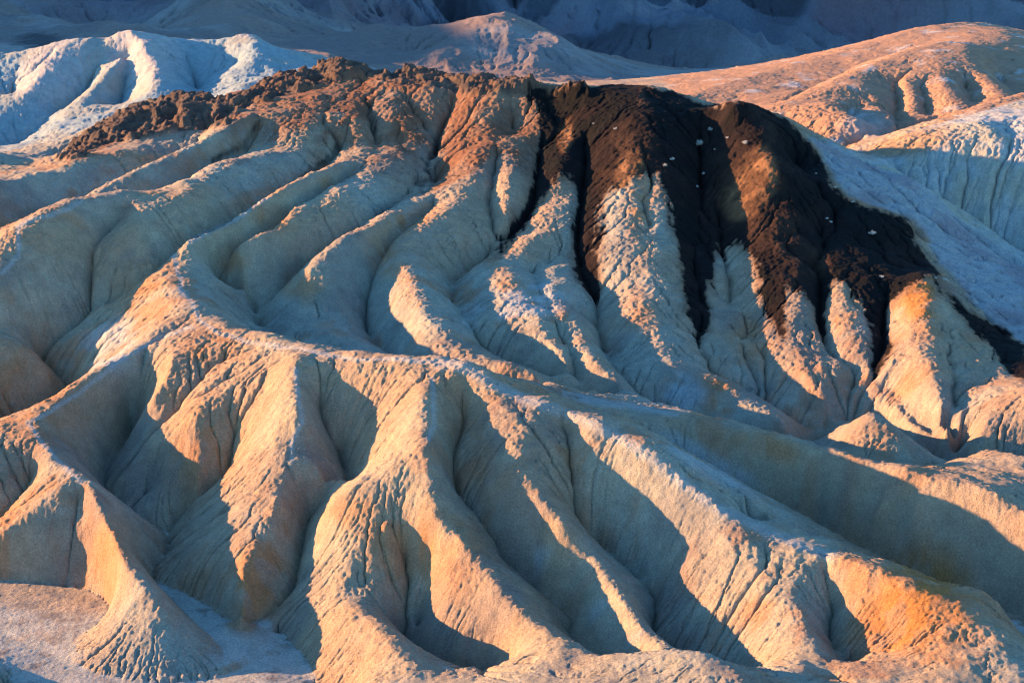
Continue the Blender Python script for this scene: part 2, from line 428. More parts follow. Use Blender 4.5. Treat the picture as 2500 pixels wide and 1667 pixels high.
# broad undulation
Z = Z + 1.7 * fbm(Xg, Yg, 8.0, 4, 11) * np.clip((Z - 0.5) / 4, 0.15, 1) * np.interp(Yg, [470, 520], [1, 0.55]) + 5.0 * fbm(Xg, Yg, 26.0, 4, 15, 0.6) * np.clip((Yg - 500) / 60, 0, 1) * np.clip((740 - Yg) / 40, 0, 1) * np.clip((20 - Xg) / 20, 0, 1)
far = np.clip((Yg - 560) / 400, 0, 1)
def ridged(x, y, sc_, octv, seed):
    o = 0.0; amp = 1.0; w = 1.0; tot = 0
    for i in range(octv):
        n = 1 - np.abs(vnoise(x / sc_, y / sc_, seed + 31 * i) * 2 - 1); n = n * n
        o = o + amp * w * n; w = np.clip(n * 1.6, 0, 1); tot += amp; amp *= 0.52; sc_ /= 2.1
        x, y = x * 0.8 - y * 0.6, x * 0.6 + y * 0.8
    return o / tot
rid = ridged(Xg + 30 * fbm(Xg, Yg, 120, 2, 36) + 0.25 * Yg, Yg * 0.45, 170.0, 6, 31)
ampf = np.interp(Yg, [560, 740, 1000, 1200, 1500, 2500, 4600], [0, 5, 15, 34, 130, 240, 380])
Z = Z + (rid - 0.42) * ampf

# water: stochastic drainage, carve rills
def drainage(Z, draws, seed):
    R, C = Z.shape
    cell = np.exp(lr[:R])[:, None] * FS
    rg = np.random.default_rng(seed)
    drl = np.gradient(lr)[:R][:, None] * np.exp(lr[:R])[:, None]
    A = np.zeros(R * C)
    for d in range(draws):
        best = np.full((R, C), 1e-6); rec = np.arange(R * C).reshape(R, C).copy()
        idx = rec.copy()
        for dr in (-1, 0, 1):
            for dc in (-1, 0, 1):
                if dr == 0 and dc == 0: continue
                zs = np.roll(Z, (-dr, -dc), (0, 1))
                dist = np.sqrt((dr * drl) ** 2 + (dc * cell) ** 2)
                sl = (Z - zs) / dist * (0.55 + 0.9 * rg.random((R, C)))
                if dr == 1: sl[-1] = -1
                if dr == -1: sl[0] = -1
                if dc == 1: sl[:, -1] = -1
                if dc == -1: sl[:, 0] = -1
                m = sl > best
                best = np.where(m, sl, best)
                rec = np.where(m, idx + dr * C + dc, rec)
        order = np.argsort(-Z, axis=None)
        a = np.ones(R * C).tolist(); rl = rec.ravel().tolist()
        for i in order.tolist():
            j = rl[i]
            if j != i: a[j] += a[i]
        A += np.array(a)
    return (A / draws).reshape(R, C)

RN = int(np.searchsorted(lr, math.log(3000)))
cellm = np.exp(lr[:RN])[:, None] * FS
flatm = None
def slopes():
    gy = np.gradient(Z[:RN], axis=0) / np.gradient(lr)[:RN][:, None] / np.exp(lr[:RN])[:, None]
    gx = np.gradient(Z[:RN], axis=1) / cellm
    sl = np.sqrt(gx * gx + gy * gy)
    return sl, np.clip((sl - 0.12) / 0.3, 0, 1)
# side gullies that branch off the main valleys
for it in range(2):
    zz = Z[:RN] + (1.1 if it == 0 else 0.6) * fbm(Xg[:RN], Yg[:RN], 9.0, 3, 55) * (cellm / 0.25)
    A = drainage(zz, 3, 21 + it)
    flatm = slopes()[1]
    g2 = np.clip(np.log2(1 + A / 110.0) - 0.8, 0, 4.5)
    Z[:RN] -= gblur(g2, 2.0) * 0.42 * (cellm / 0.22) * gblur(flatm, 2)
for it, (draws, amp) in enumerate(((2, 0.07), (2, 0.07), (4, 0.06))):
    zz = Z[:RN] + 0.5 * fbm(Xg[:RN], Yg[:RN], 4.0, 4, 51)
    A = drainage(zz, draws, 3 + it)
    inc = np.log2(1 + A / 22.0)
    inc = np.clip(inc - 1.0, 0, 6.0) * amp * 0.95 * (cellm / 0.2) ** 0.8 * (1 + 3.0 * np.clip((Yg[:RN] - 720) / 300, 0, 1)) * (1 + 0.6 * np.clip((Yg[:RN] - 500) / 40, 0, 1) * np.clip((740 - Yg[:RN]) / 40, 0, 1) * (Xg[:RN] < 40))
    gy = np.gradient(Z[:RN], axis=0) / np.gradient(lr)[:RN][:, None] / np.exp(lr[:RN])[:, None]
    gx = np.gradient(Z[:RN], axis=1) / cellm
    slope = np.sqrt(gx * gx + gy * gy)
    flatm = np.clip((slope - 0.12) / 0.3, 0, 1)
    Z[:RN] -= gblur(inc, 0.55) * flatm
flow = np.log2(1 + A)
Z[:RN] -= np.clip(np.log2(1 + A / 60.0) - 0.7, 0, 2.5) * 0.10 * (cellm / 0.2) ** 0.8 * flatm
# clods
clod = np.abs(fbm(Xg, Yg, 1.7, 3, 77, 0.7)) * 2 + np.abs(fbm(Xg, Yg, 0.8, 1, 79)) * 1.1
cl_amp = 0.22 * np.clip(Yg / 260, 0.8, 4) * (1 - nearz * 0.6)
sl_all = np.ones_like(Z); sl_all[:RN] = 0.25 + 0.75 * flatm
Z = Z + clod * cl_amp * 1.3 * sl_all + 0.34 * fbm(Xg, Yg, 0.7, 2, 91, 0.7) * sl_all * np.clip(Yg / 300, 0.7, 2)

PU, PV = project(Xg, Yg, Z)
#MASKS
def noisy(U, V, amp, seed):
    return (U + amp * 2 * fbm(Xg, Yg, 14.0, 4, seed), V + amp * 2 * fbm(Xg, Yg, 14.0, 4, seed + 5))

def cblur(m, n):
    m = m.astype(np.float32)
    for _ in range(n):
        p = np.pad(m, 1, mode='edge')
        m = 0.25 * (p[:-2, 1:-1] + p[2:, 1:-1] + p[1:-1, :-2] + p[1:-1, 2:])
    return m

def blob(u, v, ru, rv, ang=0.0, soft=0.35):
    c, si = math.cos(math.radians(ang)), math.sin(math.radians(ang))
    du = U2 - u; dv = V2 - v
    d = np.sqrt(((du * c + dv * si) / ru) ** 2 + ((-du * si + dv * c) / rv) ** 2)
    return np.clip((1 + soft - d) / (2 * soft), 0, 1)

def stroke(pts, w, soft=0.5, ymin=0, ymax=9999):
    best = np.full(PU.shape, 1e9, np.float32)
    for (x1, y1), (x2, y2) in zip(pts[:-1], pts[1:]):
        lo = max(w * 2, 20)
        L2 = (x2 - x1) ** 2 + (y2 - y1) ** 2
        m = (U2 > min(x1, x2) - lo) & (U2 < max(x1, x2) + lo) & (V2 > min(y1, y2) - lo) & (V2 < max(y1, y2) + lo)
        uu = U2[m]; vv = V2[m]
        t = np.clip(((uu - x1) * (x2 - x1) + (vv - y1) * (y2 - y1)) / L2, 0, 1)
        d = np.hypot(uu - x1 - t * (x2 - x1), vv - y1 - t * (y2 - y1))
        best[m] = np.minimum(best[m], d)
    return np.clip((w * (1 + soft) - best) / (2 * soft * w), 0, 1) * (Yg > ymin) * (Yg < ymax)

U2, V2 = noisy(PU, PV, 16, 201)
rr_ = int(np.searchsorted(lr, math.log(285))), int(np.searchsorted(lr, math.log(480)))
sl_ = slice(*rr_)
near_hill = (Yg < 478) & (Yg > 285)
black_poly = [(1225, 200), (1480, 195), (1560, 210), (1620, 240), (1690, 225), (1760, 245), (1850, 310), (1870, 340), (1910, 400), (1960, 470), (2010, 480), (2080, 500), (2120, 580), (2200, 680), (2352, 800), (2360, 890), (2250, 780), (2190, 700), (2150, 630), (2105, 640), (2045, 700), (2035, 800), (2012, 860), (2000, 850),
              (2003, 780), (1990, 700), (1950, 650), (1920, 650), (1900, 700), (1892, 780), (1880, 790), (1872, 700), (1850, 680), (1823, 665), (1800, 660), (1805, 800), (1780, 760), (1740, 680), (1720, 600), (1700, 570), (1660, 560), (1640, 600), (1622, 690), (1625, 740), (1605, 790), (1597, 770), (1600, 740), (1570, 720), (1560, 640), (1550, 560), (1530, 480),
              (1500, 400), (1480, 400), (1420, 440), (1385, 450), (1380, 520), (1378, 570), (1385, 640), (1380, 695), (1365, 690), (1330, 650), (1310, 600), (1308, 520), (1320, 440), (1300, 400), (1270, 420), (1240, 450), (1210, 520), (1150, 580), (1140, 590), (1190, 500), (1230, 410), (1240, 340), (1225, 290)]
U3, V3 = noisy(PU, PV, 30, 601)
dark = cblur(inpoly(U3 * 0.4 + U2 * 0.6, V3 * 0.4 + V2 * 0.6, black_poly) & near_hill, 30)
fl_ = np.zeros_like(Z); fl_[:RN] = np.clip((np.log2(1 + A) - 4) / 6, 0, 1)
hf = fbm(Xg, Yg, 1.3, 2, 611) * 0.7 + fbm(Xg * 2.6, Yg * 0.35, 4.0, 4, 615) * 1.8
dstroke = np.zeros_like(Z)
for pts, w in (([(1002, 310), (985, 400), (955, 462), (900, 492), (880, 497)], 11), ([(770, 340), (750, 362), (700, 392)], 8),
               ([(590, 285), (548, 344), (496, 376)], 4), ([(830, 190), (845, 230), (862, 260), (855, 310)], 2.5),
               ([(1130, 590), (1160, 560), (1210, 500)], 7)):
    dstroke = np.maximum(dstroke, stroke(pts, w * 1.7, 0.9, 285, 478))
conv = np.zeros_like(Z); zc_ = Z[sl_]; conv[sl_] = np.clip((zc_ - gblur(zc_, 7)) / 0.6, -1.2, 1.2)
dwide = dark.copy()
dark = dark - conv * 0.28 * (dark > 0.03) * (1 - 0.6 * (dark > 0.97))
dstroke = dstroke * np.clip(0.35 - conv * 1.4, 0, 1) * np.clip(0.8 + hf, 0, 1)
dark = np.clip((dark + hf * 1.5 * np.minimum(dark, 1 - dark) * 2 + fl_ * 0.3 * (dark > 0.04) - 0.36) * 2.6, 0, 1)
dark = np.maximum(dark, dstroke * 0.85)
brown_poly = [(140, 366), (250, 270), (420, 215), (560, 200), (760, 130), (1000, 160), (1240, 190), (1250, 290), (1235, 400), (1200, 430), (1170, 350), (1120, 360), (1040, 400), (990, 440), (1010, 340), (980, 290), (900, 330), (820, 300), (760, 320), (700, 340), (800, 250), (720, 260), (640, 270), (560, 320), (490, 350), (560, 280), (470, 290), (330, 320), (180, 364)]
brown = cblur(inpoly(U3 * 0.6 + U2 * 0.4, V3 * 0.6 + V2 * 0.4, brown_poly) & near_hill, 60)
brown = np.maximum(brown, 0.75 * near_hill * np.maximum(blob(1000, 270, 270, 100, 0, .6), blob(700, 250, 120, 60, -20, .6)) * (1 - np.clip(dark, 0, 1)))
brown = np.clip(brown * 1.5 + hf * 0.5 * np.minimum(brown, 1 - brown) * 2, 0, 1)
crag_poly = [(130, 372), (190, 310), (260, 262), (380, 200), (430, 215), (540, 215), (640, 165), (770, 130), (830, 160), (900, 150), (1010, 175), (1130, 185), (1260, 190), (1350, 195), (1350, 222), (1180, 225), (1060, 225), (1000, 205), (880, 190), (820, 180), (700, 200), (640, 220), (560, 250), (520, 285), (420, 300), (330, 325), (250, 330), (180, 368)]
crag = cblur(inpoly(U2, V2, crag_poly) & near_hill, 3)
crag2 = np.maximum(crag, 0.6 * blob(1700, 262, 40, 22) * near_hill)

# ---- craggy lava cap: blocky displacement
bx = Xg[sl_] + 1.2 * fbm(Xg[sl_], Yg[sl_], 4, 2, 700); by = Yg[sl_] + 1.2 * fbm(Xg[sl_], Yg[sl_], 4, 2, 710)
def cells(x, y, size, seed):
    xi = np.floor(x / size).astype(np.int64); yi = np.floor(y / size).astype(np.int64)
    d1 = np.full(x.shape, 9.0); hh = np.zeros(x.shape)
    for i in (-1, 0, 1):
        for j in (-1, 0, 1):
            cx = xi + i; cy = yi + j
            px = (cx + hash2(cx, cy, seed)) * size; py = (cy + hash2(cx, cy, seed + 3)) * size
            d = np.hypot(x - px, y - py) / size
            m = d < d1
            hh = np.where(m, hash2(cx, cy, seed + 7), hh); d1 = np.where(m, d, d1)
    return d1, hh
c1, h1 = cells(bx, by, 4.5, 41); c2, h2 = cells(bx, by, 1.8, 47)
c3, h3 = cells(bx, by, 8.0, 53); c4, h4 = cells(bx, by, 0.9, 59)
rock = h3 * 1.6 * np.clip((1.0 - c3) * 3, 0, 1) + h1 * 1.5 * np.clip((1.0 - c1) * 5, 0, 1) + h2 * 0.9 * np.clip((0.95 - c2) * 4, 0, 1) + h4 * 0.4 - 1.3 - 2.2 * np.clip(fbm(bx, by, 6, 3, 720) * 3, 0, 1)
Z[sl_] += crag2[sl_] * rock
PU, PV = project(Xg, Yg, Z)

# ------------------------------------------------------------------ materials
def node(nt, typ, **kw):
    n = nt.nodes.new(typ)
    for k, v in kw.items(): setattr(n, k, v)
    return n

def mix(nt, a, b, fac, blend='MIX'):
    n = nt.nodes.new("ShaderNodeMix"); n.data_type = 'RGBA'; n.blend_type = blend
    for s, val in ((6, a), (7, b), (0, fac)):
        if isinstance(val, (tuple, list)): n.inputs[s].default_value = (*val[:3], 1)
        elif isinstance(val, (int, float)): n.inputs[s].default_value = val
        else: nt.links.new(val, n.inputs[s])
    return n.outputs[2]

def ramp(nt, src, p0, p1, v0=0.0, v1=1.0):
    n = nt.nodes.new("ShaderNodeMapRange"); n.clamp = True
    n.inputs[1].default_value = p0; n.inputs[2].default_value = p1
    n.inputs[3].default_value = v0; n.inputs[4].default_value = v1
    nt.links.new(src, n.inputs[0])
    return n.outputs[0]

def noise(nt, co, scale, detail=4, rough=0.6, dist=0.0):
    n = nt.nodes.new("ShaderNodeTexNoise"); n.inputs["Scale"].default_value = scale
    n.inputs["Detail"].default_value = detail; n.inputs["Roughness"].default_value = rough
    n.inputs["Distortion"].default_value = dist
    nt.links.new(co, n.inputs["Vector"])
    return n.outputs[0]

def terrain_mat(name):
    m = bpy.data.materials.new(name); m.use_nodes = True
    nt = m.node_tree; nt.nodes.clear()
    out = node(nt, "ShaderNodeOutputMaterial"); bs = node(nt, "ShaderNodeBsdfPrincipled")
    bs.inputs["Roughness"].default_value = 0.95
    bs.inputs["Specular IOR Level"].default_value = 0.1
    geo = node(nt, "ShaderNodeNewGeometry"); co = geo.outputs["Position"]
    at = node(nt, "ShaderNodeAttribute"); at.attribute_name = "tint"
    n1 = noise(nt, co, 0.35, 5, 0.65); n2 = noise(nt, co, 3.2, 5, 0.8)
    v1 = ramp(nt, n1, 0.3, 0.7, 0.84, 1.16); v2 = ramp(nt, n2, 0.36, 0.64, 0.70, 1.24)
    mul = node(nt, "ShaderNodeMath", operation='MULTIPLY'); nt.links.new(v1, mul.inputs[0]); nt.links.new(v2, mul.inputs[1])
    vm_ = node(nt, "ShaderNodeVectorMath", operation='SCALE'); nt.links.new(at.outputs["Color"], vm_.inputs[0]); nt.links.new(mul.outputs[0], vm_.inputs["Scale"])
    nt.links.new(vm_.outputs[0], bs.inputs["Base Color"])
    bn = noise(nt, co, 3.0, 6, 0.8)
    bp = node(nt, "ShaderNodeBump"); bp.inputs["Strength"].default_value = 1.0; bp.inputs["Distance"].default_value = 0.5
    nt.links.new(bn, bp.inputs["Height"]); nt.links.new(bp.outputs[0], bs.inputs["Normal"])
    nt.links.new(bs.outputs[0], out.inputs[0])
    return m

MAT = terrain_mat("clay")

def lerp(a, b, f):
    return a + (b - a) * f[..., None]

def blendc(c, rgb, f):
    return c + (np.array(rgb, np.float32) - c) * np.clip(f, 0, 1)[..., None].astype(np.float32)

def nz(scale, seed, gain=4.0, off=0.5, octv=4):
    return np.clip(fbm(Xg, Yg, scale, octv, seed) * gain + off, 0, 1)

col = np.broadcast_to(np.array([0.42, 0.35, 0.245]), Z.shape + (3,)).astype(np.float32).copy()
col = blendc(col, (0.34, 0.35, 0.30), nz(26, 301) * 0.6)
col = blendc(col, (0.42, 0.26, 0.15), nz(30, 311, 5, 0.2) * 0.55)
col = blendc(col, (0.44, 0.22, 0.11), nz(5, 321, 6, -0.1) * nz(40, 322, 5, 0.4) * 0.6)
col = blendc(col, (0.22, 0.19, 0.17), nz(12, 331, 6, -0.3) * 0.5)
# iron-stained patches of clay
ORANGE = [(590, 1330, 75, 120, 20, 1.0), (640, 1200, 40, 60, 0, .7), (470, 1040, 70, 110, 15, .75), (900, 1260, 60, 110, -15, .7), (985, 1255, 25, 90, 0, .8),
          (820, 1170, 70, 40, 0, .6), (1030, 1300, 60, 80, 30, .5), (30, 1150, 60, 120, 30, .5), (60, 900, 130, 140, 0, .8), (480, 800, 70, 45, 0, .8),
          (330, 690, 70, 90, 30, .6), (400, 880, 50, 60, 30, .5), (590, 1110, 50, 70, 0, .4), (530, 600, 35, 35, 0, .8), (630, 500, 45, 35, 0, .8), (720, 420, 50, 22, -20, .8),
          (560, 620, 60, 80, 0, .4), (480, 360, 90, 20, -20, .4), (400, 400, 110, 18, -20, .5), (940, 500, 70, 25, -20, .9), (880, 590, 30, 60, -30, .6),
          (620, 440, 120, 22, -20, .6), (690, 660, 45, 30, 30, .7), (930, 640, 25, 60, -20, .5), (1150, 630, 20, 40, -20, .5), (1640, 895, 45, 50, 20, .9),
          (2115, 680, 45, 80, 10, 1.0), (1480, 720, 30, 60, -20, .6), (1720, 780, 35, 50, -20, .7), (1760, 1030, 90, 26, 15, .8), (1990, 1010, 50, 50, 0, .5),
          (2100, 1400, 120, 130, 40, 1.1), (1980, 1320, 60, 60, 40, .5), (1100, 1040, 30, 110, -10, .4), (440, 1330, 40, 90, 30, .5), (250, 1280, 40, 90, -20, .6), (1250, 420, 40, 60, 30, .6), (1470, 480, 30, 90, 0, .8), (1290, 395, 18, 60, 0, .5), (2190, 1440, 60, 90, 30, .6)]
og = np.zeros_like(Z)
for u, v, ru, rv, an, k in ORANGE:
    og = np.maximum(og, blob(u, v, ru, rv, an, 0.5) * k)
near = (Yg < 470)
fleck = 0.45 + 0.55 * nz(3.0, 341, 6, 0.6)
col = blendc(col, (0.47, 0.215, 0.085), og * fleck * 0.85 * near)
col = blendc(col, (0.44, 0.19, 0.05), np.maximum(blob(2110, 1390, 100, 110, 40), blob(2110, 670, 35, 50)) * fleck * 0.7 * near)
# pale wash floor and foot-worn crests
flat = np.ones_like(Z); flat[:RN] = np.clip((0.35 - slope) / 0.2, 0, 1)
col = blendc(col, (0.45, 0.46, 0.41), flat * (Z < 4.5) * (Yg < 300) * 0.85)
col = blendc(col, (0.46, 0.34, 0.22), blob(110, 1370, 170, 40, 5) * flat * 0.7)  # warm patch: sunlight on the floor put into the colour
col = blendc(col, (0.30, 0.27, 0.23), flat * (Z < 4.5) * (Yg < 300) * np.maximum(nz(3.5, 345, 7, -0.9), nz(0.8, 346, 7, -1.6)))
col = blendc(col, (0.36, 0.30, 0.24), flat * (Z < 4.5) * (Yg < 300) * np.clip(1 - np.abs(fbm(Xg * 1.6 + 0.5 * Yg, Yg * 0.6, 9, 4, 348)) * 30, 0, 1) * 0.7)
TR = [[(390, 588), (412, 650), (432, 690), (455, 730), (500, 765), (560, 780)], [(436, 750), (350, 790), (250, 855), (120, 940), (60, 965)],
      [(60, 968), (80, 1005), (130, 1060), (190, 1100)], [(682, 850), (688, 905), (694, 960), (665, 1010), (665, 1050)], [(560, 780), (700, 802), (820, 828), (1000, 830)],
      [(1000, 832), (1070, 845), (1200, 915), (1400, 1000), (1500, 1060), (1640, 1165), (1780, 1235), (1900, 1280)], [(985, 870), (988, 930), (986, 1000)],
      [(188, 458), (100, 500), (50, 530), (34, 590), (0, 620)], [(620, 455), (560, 495), (480, 530), (430, 560)], [(1560, 955), (1400, 925), (1300, 905)]]
tr = np.zeros_like(Z)
for i, p_ in enumerate(TR):
    tr = np.maximum(tr, stroke(p_, 13 if i == 5 else 5, 0.6))
col = blendc(col, (0.44, 0.45, 0.43), tr * 0.6 * near)
# pale salt / ash bands
col = blendc(col, (0.42, 0.46, 0.46), near * np.maximum.reduce([blob(1190, 700, 120, 45, -20), blob(1560, 900, 60, 40), blob(1420, 1420, 60, 50, 30), blob(250, 800, 70, 60, -30), blob(1250, 1290, 70, 40, 0), blob(1620, 1060, 120, 30, 30)]) * nz(6, 351, 5, 0.5) * 0.7)
# the lava-capped hill
col = blendc(col, (0.24, 0.12, 0.07), brown * (0.65 + 0.35 * nz(7, 361)))
col = blendc(col, (0.11, 0.08, 0.065), crag * (0.75 + 0.25 * nz(3, 371)))
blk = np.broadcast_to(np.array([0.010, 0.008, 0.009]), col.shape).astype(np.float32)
lit = np.maximum.reduce([blob(1710, 460, 80, 110, 0, .5), blob(1430, 370, 55, 90, 20, .5), blob(1810, 560, 45, 90, -20, .5), blob(1760, 320, 16, 40), blob(1880, 600, 25, 40), blob(1480, 240, 10, 45)])  # where sun strikes the black rock; painted browner there
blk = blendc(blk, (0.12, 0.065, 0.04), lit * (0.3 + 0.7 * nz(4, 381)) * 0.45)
blk = blendc(blk, (0.30, 0.15, 0.07), np.maximum.reduce([blob(1735, 410, 38, 60, 20), blob(1700, 465, 40, 30), blob(1440, 400, 30, 50, 20), blob(1300, 310, 16, 40)]) * (0.35 + 0.65 * nz(3, 383, 5)))  # sunlit faces of the black rock painted orange
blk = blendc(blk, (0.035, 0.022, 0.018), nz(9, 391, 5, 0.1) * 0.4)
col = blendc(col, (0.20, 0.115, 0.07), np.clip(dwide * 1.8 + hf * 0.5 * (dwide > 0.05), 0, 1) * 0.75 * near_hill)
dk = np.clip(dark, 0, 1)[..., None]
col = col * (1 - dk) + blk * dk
# ash-grey slope falling away behind the black hill
ash_poly = [(1860, 315), (1900, 335), (1990, 380), (2083, 405), (2171, 470), (2231, 520), (2360, 610), (2360, 800), (2290, 740), (2200, 640), (2140, 570), (2100, 500), (2010, 470), (1950, 440), (1900, 380)]
ash = cblur(inpoly(U2, V2, ash_poly) & near, 6)
CY = np.interp(PU, [1800, 1851, 1927, 2031, 2171, 2231, 2351, 2600], [405, 403, 397, 389, 381, 376, 367, 350])
ash = np.maximum(ash, cblur((near & (PU > 1900) & (PV < 1180) & (Yg > 300) & (PV < 0.72 * (PU - 1860) + 330)), 6)) * (1 - np.clip(dark, 0, 1)) * (Yg < CY + 5)
col = blendc(col, (0.36, 0.38, 0.39), ash * 0.9)
col = blendc(col, (0.30, 0.25, 0.26), ash * nz(12, 401, 6, -0.1) * 0.7)
# hills behind
ph = cblur((Yg > CY + 4) & (Yg < 505) & (PU > 1925) & (PV > 352 - (PU - 1923) * 0.29), 4) * (Xg > 60)
col = blendc(col, (0.42, 0.44, 0.42), ph)
col = blendc(col, (0.43, 0.38, 0.26), ph * nz(14, 411, 6, 0.1) * 0.6)
col = blendc(col, (0.46, 0.30, 0.18), ph * blob(2080, 330, 110, 30, -10))
rh = cblur((Yg > 452) & (Yg < 735) & (Xg > 55) & (PV <= 352 - (PU - 1923) * 0.29), 4)
col = blendc(col, (0.40, 0.245, 0.155), rh)
col = blendc(col, (0.46, 0.42, 0.38), rh * np.maximum(blob(1990, 290, 60, 30) * .6, nz(8, 421, 6, -0.9)))
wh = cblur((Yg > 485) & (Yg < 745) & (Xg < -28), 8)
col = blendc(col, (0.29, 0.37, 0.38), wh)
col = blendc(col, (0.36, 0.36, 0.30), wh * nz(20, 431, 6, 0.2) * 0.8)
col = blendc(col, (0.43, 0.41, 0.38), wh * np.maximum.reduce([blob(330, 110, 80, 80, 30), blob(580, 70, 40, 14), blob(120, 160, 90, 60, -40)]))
mid = np.clip((Yg - 735) / 30, 0, 1)
col = blendc(col, (0.27, 0.20, 0.165), mid)
col = blendc(col, (0.33, 0.32, 0.30), mid * nz(90, 441, 6, 0.1) * 0.6)
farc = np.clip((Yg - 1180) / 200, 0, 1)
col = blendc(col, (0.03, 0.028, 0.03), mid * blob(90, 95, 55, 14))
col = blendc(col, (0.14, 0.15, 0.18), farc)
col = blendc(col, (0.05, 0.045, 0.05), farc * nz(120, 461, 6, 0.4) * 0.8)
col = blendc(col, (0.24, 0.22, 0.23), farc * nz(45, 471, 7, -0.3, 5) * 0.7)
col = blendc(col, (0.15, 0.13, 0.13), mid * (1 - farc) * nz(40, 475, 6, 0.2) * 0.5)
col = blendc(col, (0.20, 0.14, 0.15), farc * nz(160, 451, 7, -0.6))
col = np.clip(col, 0.01, 0.8)

# ------------------------------------------------------------------ meshes
def mean4(a):
    return 0.25 * (a[:-1, :-1] + a[1:, :-1] + a[:-1, 1:] + a[1:, 1:])

qU, qV, qY, qX, qZ = mean4(PU), mean4(PV), mean4(Yg), mean4(Xg), mean4(Z)
qCY = np.interp(qU, [1800, 1851, 1927, 2031, 2171, 2231, 2351, 2600], [405, 403, 397, 389, 381, 376, 367, 350])
region = np.zeros(qU.shape, int)
hill_poly = [(-200, 330), (140, 375), (480, 385), (900, 490), (1160, 600), (1380, 700), (1610, 800), (2000, 870), (2120, 630), (2352, 885), (2460, 960), (2460, 600), (1860, 290), (1560, 170), (800, 90), (100, 280)]
region[inpoly(qU, qV, hill_poly) & (qY < 478) & (qY > 285)] = 1
region[(qY > qCY + 4) & (qX > 60) & (qY < 505) & (qY > 380)] = 2
region[(qY > 452) & (qX > 55) & (qV <= 352 - (qU - 1923) * 0.29) & (qY < 740)] = 3
region[(qY > 478) & (qX <= 55)] = 4
region[(qY >= 740)] = 5
region[(qY >= 740) & (qX > -30)] = 6
region[(qY >= 1180)] = 7
fq = mean4(flat) > 0.5
region[(region == 0) & fq & (qZ < 3.2) & (qY < 262) & (qX < -5)] = 8

NAMES = {0: ("terrain", "tan and orange clay badlands of rounded spurs and gullies filling the foreground"),
         1: ("hill", "tall hill capped with black and brown lava rock in the middle of the view"),
         2: ("hill", "pale grey and yellow hill with a steep shaded face at the right edge"),
         3: ("hill", "smooth rust brown hill with short spurs at the upper right"),
         4: ("hill", "whitish ash hill with sharp crests at the upper left"),
         5: ("mountain", "brown ridged foothills behind the whitish hill at the top left"),
         6: ("mountain", "brown pointed foothill behind the lava capped hill at the top centre"),
         7: ("mountain", "dark blue shaded mountainside along the top edge"),
         8: ("ground", "flat pale silt floor of the wash at the bottom left")}
idx = np.arange(FR * FC).reshape(FR, FC)
quads = np.stack([idx[:-1, :-1], idx[:-1, 1:], idx[1:, 1:], idx[1:, :-1]], -1)
allco = np.stack([Xg, Yg, Z], -1).reshape(-1, 3).astype(np.float32)
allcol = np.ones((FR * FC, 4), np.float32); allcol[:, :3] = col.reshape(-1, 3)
for rg_, (name, label) in NAMES.items():
    q = quads[region == rg_]
    if not len(q): continue
    used = np.zeros(FR * FC, bool); used[q.ravel()] = True
    remap = np.cumsum(used) - 1
    q = remap[q].astype(np.int32)
    me = bpy.data.meshes.new(name)
    co = allco[used]
    me.vertices.add(len(co)); me.vertices.foreach_set("co", co.ravel())
    me.loops.add(q.size); me.loops.foreach_set("vertex_index", q.ravel())
    me.polygons.add(len(q)); me.polygons.foreach_set("loop_start", np.arange(0, q.size, 4, dtype=np.int32))
    me.update(calc_edges=True)
    me.polygons.foreach_set("use_smooth", np.ones(len(q), bool))
    a = me.attributes.new("tint", 'FLOAT_COLOR', 'POINT')
    a.data.foreach_set("color", allcol[used].ravel())
    me.materials.append(MAT)
    o = bpy.data.objects.new(name, me); sc.collection.objects.link(o)
    o["kind"] = "structure"; o["label"] = label

# ------------------------------------------------------------------ desert shrubs
def simple_mat(name, rgb, rough=0.9):
    m = bpy.data.materials.new(name); m.use_nodes = True
    nt = m.node_tree; b_ = nt.nodes["Principled BSDF"]; b_.inputs["Roughness"].default_value = rough
    g = nt.nodes.new("ShaderNodeNewGeometry")
    n = noise(nt, g.outputs["Position"], 6, 3)
    nt.links.new(mix(nt, tuple(c * 0.7 for c in rgb), rgb, n), b_.inputs["Base Color"])
    return m
M_LEAF = simple_mat("pale_twigs", (0.62, 0.62, 0.58)); M_STEM = simple_mat("grey_stem", (0.30, 0.26, 0.22))

def surface_at(u, v):
    m = (np.abs(PU - u) < 2.5) & (np.abs(PV - v) < 2.5)
    if not m.any(): return None
    r, c = np.nonzero(m); k = np.argmin(Yg[r, c])
    return Vector((Xg[r[k], c[k]], Yg[r[k], c[k]], Z[r[k], c[k]]))

